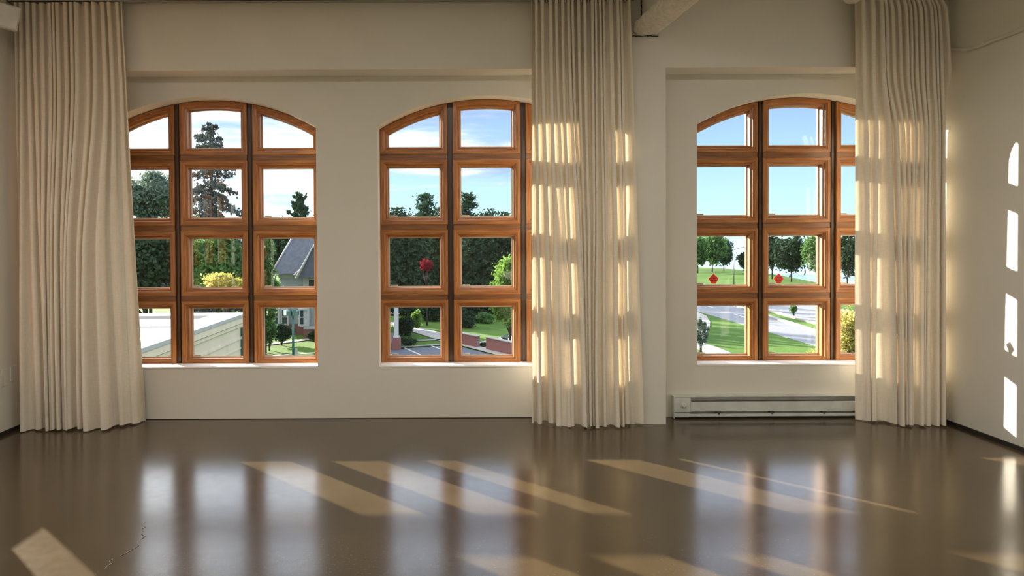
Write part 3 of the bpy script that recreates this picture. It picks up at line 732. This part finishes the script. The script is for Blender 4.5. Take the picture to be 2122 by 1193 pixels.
# house across the lawn
def house():
    Y = 59.0; s = F / Y
    def X(px): return (px - PX) / s
    def Z(py): return EYE - (py - PY) / s
    x0, x1, xr = X(558), X(772), X(628)
    g = GZ; ze = Z(569); r = empty('house', (x0, Y, g)); tag(r, 'grey sided house with a hipped shingle roof and brick base across the lawn', 'house'); T = Matrix.Translation((-x0, -Y, -g))
    def part(nm, bxs, mat, parent=r, lab=None):
        bm = bmesh.new()
        for b_ in bxs: box(bm, *b_)
        bm.transform(T); o = obj(nm, bm, mat, parent)
        if lab: o['label'] = lab
        return o
    part('brick_base', [(xr, x1, Y - .05, Y + 9, g, Z(678)), (x0, xr, Y + 2.95, Y + 9, g, Z(678))], M['brick'])
    part('wall', [(xr + .05, x1 - .05, Y, Y + 9, Z(678), ze + .2), (x0 + .05, xr, Y + 3, Y + 9, Z(678), ze + .2)], M['siding'])
    part('corner_board', [(xr, xr + .45, Y - .08, Y + .1, Z(678), ze)], M['house_trim'])
    for b_ in ((xr, x1, Y - .10, Y, Z(680), Z(674)), (xr, x1, Y - .10, Y, ze - .3, ze + .05), (x0, xr, Y + 2.9, Y + 3, ze - .3, ze + .05)): part('band_board', [b_], M['house_trim'])
    def roof(xa, xb, ya, yb, ze_, zr, inset):
        bm = bmesh.new(); ym = (ya + yb) / 2
        v = [bm.verts.new(p) for p in ((xa, ya, ze_), (xb, ya, ze_), (xb, yb, ze_), (xa, yb, ze_), (xa + inset, ym, zr), (xb - inset, ym, zr))]
        for f in ((0, 1, 5, 4), (1, 2, 5), (2, 3, 4, 5), (3, 0, 4), (3, 2, 1, 0)): bm.faces.new([v[i] for i in f])
        bm.transform(T); return obj('roof', bm, M['shingle'], r)
    roof(x0 - .5, x1 + .5, Y + 2.3, Y + 9.6, ze, Z(466), 1.6)
    rf = roof(xr - .6, x1 + .6, Y - .6, Y + 7.0, ze, Z(474), 3.4)
    bm = bmesh.new(); tube(bm, [(xr - .6, Y - .6, ze + .03), (xr + 2.8, Y + 3.2, Z(474) + .03)], .09, 6); tube(bm, [(x0 - .5, Y + 2.3, ze + .03), (x0 + 1.1, Y + 5.95, Z(466) + .03)], .09, 6); bm.transform(T); obj('ridge', bm, M['seam'], rf)
    # porch gable
    bm = bmesh.new(); xa, xb, zr = X(626), X(690), Z(508); ya, yb = Y - 1.6, Y + 2.5
    v = [bm.verts.new(p) for p in ((xa, ya, ze - .1), (xb, ya, ze - .1), ((xa + xb) / 2, ya, zr), (xa, yb, ze - .1), (xb, yb, ze - .1), ((xa + xb) / 2, yb, zr))]
    for f in ((0, 1, 2), (3, 5, 4), (0, 2, 5, 3), (1, 4, 5, 2), (0, 3, 4, 1)): bm.faces.new([v[i] for i in f])
    bmesh.ops.recalc_face_normals(bm, faces=bm.faces[:]); bm.transform(T); gb = obj('gable', bm, M['shingle'], r)
    bm = bmesh.new(); tube(bm, [(xa - .1, ya - .05, ze - .15), ((xa + xb) / 2, ya - .05, zr + .05), (xb + .1, ya - .05, ze - .15)], .13, 6); bm.transform(T); o = obj('rake_board', bm, M['house_trim'], gb)
    def window(xa, xb, za, zb, y=Y):
        w = part('window', [(xa - .14, xa, y - .14, y, zb - .14, za + .14), (xb, xb + .14, y - .14, y, zb - .14, za + .14), (xa, xb, y - .14, y, za, za + .14), (xa, xb, y - .16, y, zb - .16, zb), (xa, xb, y - .10, y - .02, (za + zb) / 2 - .04, (za + zb) / 2 + .04)], M['house_trim'])
        part('pane', [(xa, xb, y - .06, y - .01, zb, za)], M['house_glass'], w)
    window(X(621), X(637), Z(641), Z(670)); window(X(660), X(676), Z(641), Z(670)); window(X(700), X(716), Z(641), Z(670)); window(X(640), X(655), Z(578), Z(606))
    s2 = F / (Y + 3)
    for a, b in ((584, 594), (566, 575)): window((a - PX) / s2, (b - PX) / s2, EYE - (640 - PY) / s2, EYE - (669 - PY) / s2, Y + 3)
    # porch at the right end, with a white column on a brick pedestal
    c0, c1 = X(812), X(822); yp = Y - 6
    s3 = F / yp; c0, c1 = (815.5 - PX) / s3, (824.5 - PX) / s3; zt = EYE - (628 - PY) / s3; zb = EYE - (699 - PY) / s3
    part('porch_roof', [(c0 - 4.5, c1 + .25, yp - .2, Y + 2, zt, zt + .35)], M['house_trim'])
    pd = part('porch_pedestal', [(c0 - .15, c1 + .15, yp - .2, yp + .5, g, zb)], M['brick'])
    part('porch_column', [(c0, c1, yp - .05, yp + .3, zb, zt), (c0 - .06, c1 + .06, yp - .11, yp + .36, zb, zb + .12)], M['house_trim'], lab='white square porch column')
    part('porch_floor', [(c0 - 4.5, c0 - .15, yp, Y, g, g + .5)], M['brick'])
house()

# twin floodlight on a green post
def flood():
    b = at(606.5, 640, 46.0); r = empty('floodlight_post', (b.x, 46.0, GZ)); tag(r, 'dark green post with two box floodlights in front of the grey house', 'floodlight')
    h = b.z - GZ
    bm = bmesh.new(); tube(bm, [(0, 0, 0), (0, 0, h)], .075, 10); tube(bm, [(0, 0, 0), (0, 0, .3)], .12, 10); obj('post', bm, M['pole_green'], r)
    for sg, x in ((-1, -.22), (1, .20)):
        bm = bmesh.new(); box(bm, x - .15, x + .15, -.2, .2, h - .42, h - .12); tube(bm, [(0, 0, h - .1), (x, 0, h - .1)], .04, 8); o = obj('lamp_head', bm, M['pole_green'], r)
        if sg < 0:
            bm = bmesh.new(); box(bm, x - .32, x - .15, -.22, .2, h - .40, h - .06); l = obj('lens', bm, M['lamp_glass'], o)
    bm = bmesh.new(); box(bm, .10, .28, -.12, .02, h - 2.85, h - 2.52); o = obj('junction_box', bm, M['siding'], r); o['label'] = 'small grey box low on the post'
flood()

# low brick walls, bin, street lamp
for k, (p, q, zt, lb) in enumerate((((940, 711), (991, 722), .95, 'low red brick wall at the edge of the lawn, left of the round bush'), ((1011, 726), (1066, 739), 1.0, 'low red brick wall at the edge of the lawn, right of the round bush'))):
    a, b = G(*p), G(*q); bm = bmesh.new(); L_ = (b - a).length; r = empty('brick_wall', a, math.atan2((b - a).y, (b - a).x)); tag(r, lb, 'brick wall', 'low brick walls by the car park')
    box(bm, 0, L_, -.15, .15, -.1, zt - .06); obj('brickwork', bm, M['brick'], r)
    bm = bmesh.new(); box(bm, -.05, L_ + .05, -.2, .2, zt - .06, zt); obj('coping', bm, M['concrete'], r)
p = G(1049, 726) + Vector((0, 1.0, 0)); r = empty('litter_bin', p); r.scale = (.75, .75, .75); tag(r, 'dark green litter bin with a wide lid beside the brick wall', 'litter bin')
bm = bmesh.new(); lathe(bm, [(.26, 0), (.30, .9), (.28, 1.0)], (0, 0, 0)); obj('drum', bm, M['bin'], r)
bm = bmesh.new(); lathe(bm, [(.42, 1.06), (.44, 1.12), (.30, 1.24), (.1, 1.28)], (0, 0, 0)); obj('lid', bm, M['bin'], r)
p = G(1521, 592); r = empty('street_lamp', p); tag(r, 'thin grey street lamp standing on the lawn before the lake', 'street lamp')
hh = at(1521, 516, p.y).z - GZ
bm = bmesh.new(); tube(bm, [(0, 0, 0), (0, 0, hh)], [.14, .07], 8); obj('post', bm, M['fin'], r)
bm = bmesh.new(); tube(bm, [(0, 0, hh - .1), (1.6, 0, hh + .35)], .06, 6); box(bm, 1.4, 2.3, -.15, .15, hh + .28, hh + .42); obj('lamp_arm', bm, M['fin'], r)

# ------------------------------------------------------------------ trees
RN = np.random.RandomState(5)
def leafmesh(name, C, size, mat, parent, flat=0.0):
    n = len(C); A = RN.normal(size=(n, 3)); A[:, 2] *= (1 - flat); A /= np.linalg.norm(A, axis=1)[:, None]
    B = RN.normal(size=(n, 3)); B -= (B * A).sum(1)[:, None] * A; B /= np.linalg.norm(B, axis=1)[:, None]
    s = size * RN.uniform(.6, 1.4, (n, 1)); C = np.asarray(C)
    V = np.stack([C - A * s, C + B * s * .55, C + A * s, C - B * s * .55], 1).reshape(-1, 3)
    me = bpy.data.meshes.new(name); me.vertices.add(4 * n); me.vertices.foreach_set('co', V.astype(np.float32).ravel())
    me.loops.add(4 * n); me.loops.foreach_set('vertex_index', np.arange(4 * n, dtype=np.int32))
    me.polygons.add(n); me.polygons.foreach_set('loop_start', np.arange(0, 4 * n, 4, dtype=np.int32)); me.polygons.foreach_set('loop_total', np.full(n, 4, dtype=np.int32))
    me.update(calc_edges=True); me.materials.append(mat)
    o = bpy.data.objects.new(name, me); COL.objects.link(o); o.parent = parent; return o
def trunk(r, h, rad, branches=(), nm='trunk'):
    bm = bmesh.new(); tube(bm, [(0, 0, -.2), (.02 * h * .3, 0, h * .4), (0, .01 * h, h)], [rad, rad * .75, rad * .15], 8)
    for a, b, rr in branches: tube(bm, [a, b], [rr, rr * .3], 5)
    obj(nm, bm, M['bark'], r)
def broad(label, px, Y, ytop, width_px, leaf, n=5000, base=None, name='leafy_tree', cat='tree', group='trees outside', crown_bottom=None, size=.22, gaps=.0, depth=1.0):
    n = int(n * 1.6); size *= .72
    X = deroll(px, 500)[0] * Y / F; s = F / Y; ztop = at(px, ytop, Y).z; H = ztop - GZ; rad = width_px / s / 2
    zb = (at(px, crown_bottom, Y).z - GZ) if crown_bottom else H * .22
    r = empty(name, (X, Y, GZ)); tag(r, label, cat, group)
    nc = 46; cz = (zb + H) / 2; hz = (H - zb) / 2; cen = []
    while len(cen) < nc:
        d = RN.normal(size=3); d /= np.linalg.norm(d); q = RN.uniform(.35, .86)
        cen.append((d[0] * rad * q, d[1] * rad * depth * q, cz + d[2] * hz * q))
    cen = np.array(cen); cr = RN.uniform(.22, .42, nc) * (1 - gaps * .4)
    k = RN.randint(0, nc, n); d = RN.normal(size=(n, 3)); d /= np.linalg.norm(d, axis=1)[:, None]; q = RN.uniform(.3, 1, (n, 1)) ** .5
    sc = np.stack([cr[k] * rad, cr[k] * rad * depth, cr[k] * min(hz, rad * 1.4)], 1)
    C = cen[k] + RN.normal(size=(n, 3)) * .52 * sc; C[:, 2] = np.clip(C[:, 2], .05, H)
    leafmesh('foliage', C, size, LF[leaf], r)
    if name != 'shrub':
        br = [((0, 0, zb * .7 + .25 * (H - zb) * RN.rand()), tuple(cen[i] * .9), .03 * rad + .02) for i in range(0, nc, 4)]
        trunk(r, H * .8, max(.10, rad * .055), br)
    else: trunk(r, H * .6, .06, [((0, 0, .05), tuple(cen[i] * .8), .03) for i in range(0, 12, 2)], 'stem')
    return r
def conifer(label, px, Y, ytop, width_px, leaf='spruce', n=9000, name='spruce_tree', group='trees outside', droop=.25, lowest=.06, sparse=0, size=.16, power=.85):
    X = deroll(px, 500)[0] * Y / F; s = F / Y; H = at(px, ytop, Y).z - GZ; rad = width_px / s / 2
    r = empty(name, (X, Y, GZ)); tag(r, label, 'tree', group); nb_ = int(H * 6); C = []; br = []
    for b in range(nb_):
        t = (b + RN.rand()) / nb_; z = H * (lowest + (1 - lowest) * t); L_ = rad * (1 - t) ** power * RN.uniform(.65, 1.12) + .08
        a = b * 2.399 + RN.rand(); m_ = max(6, int(n / nb_ * (1.7 * (1 - t) + .3)))
        u = RN.uniform(.1, 1, m_); lat = RN.normal(size=m_) * .20 * L_ * (1.15 - u) + RN.normal(size=m_) * .07
        up = .30 if t > .75 else -.0
        zz = z - droop * L_ * u ** 1.5 + up * L_ * u + RN.normal(size=m_) * .10 - np.abs(RN.normal(size=m_)) * .14 * (1 - t)
        ca, sa = math.cos(a), math.sin(a); C.append(np.stack([u * L_ * ca - lat * sa, u * L_ * sa + lat * ca, zz], 1))
        if b % 3 == 0: br.append(((0, 0, z), (L_ * .85 * ca, L_ * .85 * sa, z - droop * L_ * .7), .02 + .03 * (1 - t)))
    C = np.concatenate(C); C[:, 2] = np.clip(C[:, 2], .05, H + .1)
    leafmesh('foliage', C, size, LF[leaf], r); trunk(r, H, max(.12, H * .014), br); return r
def pine(label, px, Y, ytop, width_px, leaf='pine', n=4500, layers=9, group='trees outside', name='pine_tree', low=.25):
    X = deroll(px, 500)[0] * Y / F; s = F / Y; H = at(px, ytop, Y).z - GZ; rad = width_px / s / 2
    r = empty(name, (X, Y, GZ)); tag(r, label, 'tree', group); C = []; br = []
    for k in range(layers * 3):
        t = k / (layers * 3); z = H * (low + (1 - low) * t) + RN.normal() * .1; a = RN.uniform(0, 6.28); L_ = rad * RN.uniform(.35, 1.05) * (1 - .55 * t)
        c = np.array([math.cos(a) * L_, math.sin(a) * L_, z + .1 * L_]); m_ = n // (layers * 3)
        d = RN.normal(size=(m_, 3)) * np.array([.30, .30, .10]) * rad * .8; C.append(c * np.array([.75, .75, 1]) + d); br.append(((0, 0, z - .25), tuple(c), .05))
    C = np.concatenate(C); C[:, 2] = np.clip(C[:, 2], .05, H + .2)
    leafmesh('foliage', C, .17, LF[leaf], r); trunk(r, H * .95, max(.14, H * .016), br); return r

# left window
broad('open-crowned grey green tree left of the tall spruce', 310, 62, 352, 150, 'grey', 6500, size=.24, gaps=.6, crown_bottom=470)
conifer('tall dark spruce rising through the middle of the left window', 437, 50, 258, 205, n=24000, size=.12, power=.45)
broad('dark leafy tree low in the left column of the left window', 300, 50, 462, 190, 'dark', 8000, size=.24, crown_bottom=625)
broad('dense green tree in front of the tall spruce', 452, 44, 470, 130, 'green', 8000, size=.2, crown_bottom=640)
broad('yellow leaved bush top just above the pale coping', 468, 33, 566, 90, 'yellow', 3500, size=.11, crown_bottom=605)
broad('narrow green tree beside the grey house roof', 548, 52, 470, 52, 'green', 5000, size=.16, crown_bottom=705)
conifer('dark pine above the grey house roof', 622, 85, 402, 105, 'pine', n=9000, name='pine_tree', droop=-.15, size=.22, power=.45)
broad('round tree behind the grey house, left of the dark pine', 585, 88, 436, 70, 'pine', 3500, size=.26)
broad('round tree behind the grey house, right of the dark pine', 668, 88, 428, 80, 'pine', 3500, size=.26)
broad('rounded dark bush by the brick base of the grey house', 582, 55.5, 672, 46, 'dark', 3000, name='shrub', cat='bush', group='bushes outside', size=.12)
broad('green bush at the left corner of the grey house', 556, 53, 655, 28, 'green', 2200, name='shrub', cat='bush', group='bushes outside', size=.12)
broad('small bush against the brick base under the house window', 648, 57.5, 686, 30, 'dark', 1500, name='shrub', cat='bush', group='bushes outside', size=.10)
# middle window
spec = [(800, 96, 440, 62), (832, 110, 432, 58), (858, 98, 426, 50), (912, 112, 430, 60), (948, 99, 436, 60), (1010, 110, 434, 56), (1040, 98, 440, 60), (1075, 112, 442, 70), (770, 111, 442, 70)]
plc = ['behind the pier left of the middle window', 'at the left edge of the middle window', 'left of the highest pine in the middle window', 'right of the highest pine in the middle window', 'behind the dark left joint of the middle window', 'right of the lone pine in the middle window', 'second right of the lone pine', 'behind the right joint of the middle window', 'farther left behind the pier']
for (px, Y, yt, w_), pl in zip(spec, plc):
    broad('dark green tree of the far row ' + pl, px, Y, yt, w_ * 1.5, 'dark', 6000, crown_bottom=600, size=.34, group='dark tree row beyond the lawn')
pine('ragged pine rising highest in the left column of the middle window', 884, 88, 402, 62)
pine('lone ragged pine against the sky in the middle column of the middle window', 972, 86, 400, 62, layers=11)
for px, lb in ((822, 'dark spruce below the pines at the left edge of the middle window'), (862, 'dark spruce just left of the red reflection'), (905, 'dark spruce just right of the red reflection'), (980, 'dark spruce in the middle column of the middle window'), (1012, 'dark spruce left of the bright green tree'), (940, 'dark spruce behind the left joint of the middle window')):
    conifer(lb, px, 78, 470 + (px % 7) * 4, 72, 'dark', n=5500, size=.28, power=.6, group='spruces beyond the lawn')
broad('red reflection in the glass built as a small leafy crown before the dark spruces', 884, 68, 534, 26, 'red', 900, size=.12, crown_bottom=564, name='red_reflection')  # red blotch of a glass reflection, modelled as leaves outside
broad('bright green tree beside the litter bin', 1056, 56, 512, 74, 'bright', 9000, size=.17, crown_bottom=708)
broad('dark round shrub at the left end of the lawn in the middle window', 968, 66, 643, 34, 'dark', 3000, name='shrub', cat='bush', group='bushes outside', size=.14, crown_bottom=680)
broad('wide green shrub at the back of the lawn', 1003, 70, 648, 46, 'green', 3500, name='shrub', cat='bush', group='bushes outside', size=.14, crown_bottom=672)
broad('clipped round bush in the gap between the brick walls', 1001, 54, 710, 17, 'dark', 1500, name='shrub', cat='bush', group='bushes outside', size=.08)
broad('dark bush right of the white porch column', 838, 61, 656, 40, 'dark', 3500, name='shrub', cat='bush', group='bushes outside', size=.12, crown_bottom=694)
broad('low bush by the brick pedestal of the porch column', 844, 54.5, 699, 32, 'dark', 2500, name='shrub', cat='bush', group='bushes outside', size=.10)
broad('slim tree with yellow green leaves beside the path', 862, 66, 638, 22, 'bright', 1800, size=.11, crown_bottom=684)
broad('dark blue green tree with low crown before the far row', 892, 72, 618, 54, 'dark', 5000, size=.17, crown_bottom=668)
# right window
for px, yp, yt, w_, lf, lb in ((1446, 566, 490, 48, 'green', 'leafy lakeside tree at the left edge of the right window'), (1476, 564, 484, 56, 'green', 'leafy lakeside tree above the left red sticker'), (1500, 562, 492, 40, 'pine', 'dark lakeside tree left of the street lamp'), (1548, 562, 520, 40, 'dark', 'low lakeside tree right of the street lamp'),
                               (1600, 578, 482, 56, 'dark', 'dark lakeside tree above the right red sticker'), (1640, 584, 486, 66, 'dark', 'broad dark lakeside tree with a bare trunk'), (1692, 588, 480, 50, 'green', 'light green lakeside tree at the right of the middle column of the right window'), (1756, 600, 470, 64, 'dark', 'dark lakeside tree beside the right curtain')):
    Y = G(px, yp).y; broad(lb, px, Y, yt, w_, lf, 3500, size=.42 * Y / 150, crown_bottom=yt + (yp - yt) * .78, group='lakeside trees')
broad('small sapling on the grass strip between the two roads', 1645, G(1645, 656).y, 630, 15, 'green', 900, size=.11, crown_bottom=649)
broad('slender grey green sapling beside the curved path', 1452, G(1452, 738).y, 648, 34, 'grey', 1500, size=.10, crown_bottom=728, gaps=1)
broad('yellow green bush at the foot of the right curtain column', 1762, 30, 632, 95, 'yellow', 6000, size=.08, crown_bottom=800)
broad('yellow green bush low in the middle column of the right window', 1690, 34, 716, 44, 'yellow', 2500, name='shrub', cat='bush', group='bushes outside', size=.07, crown_bottom=800)
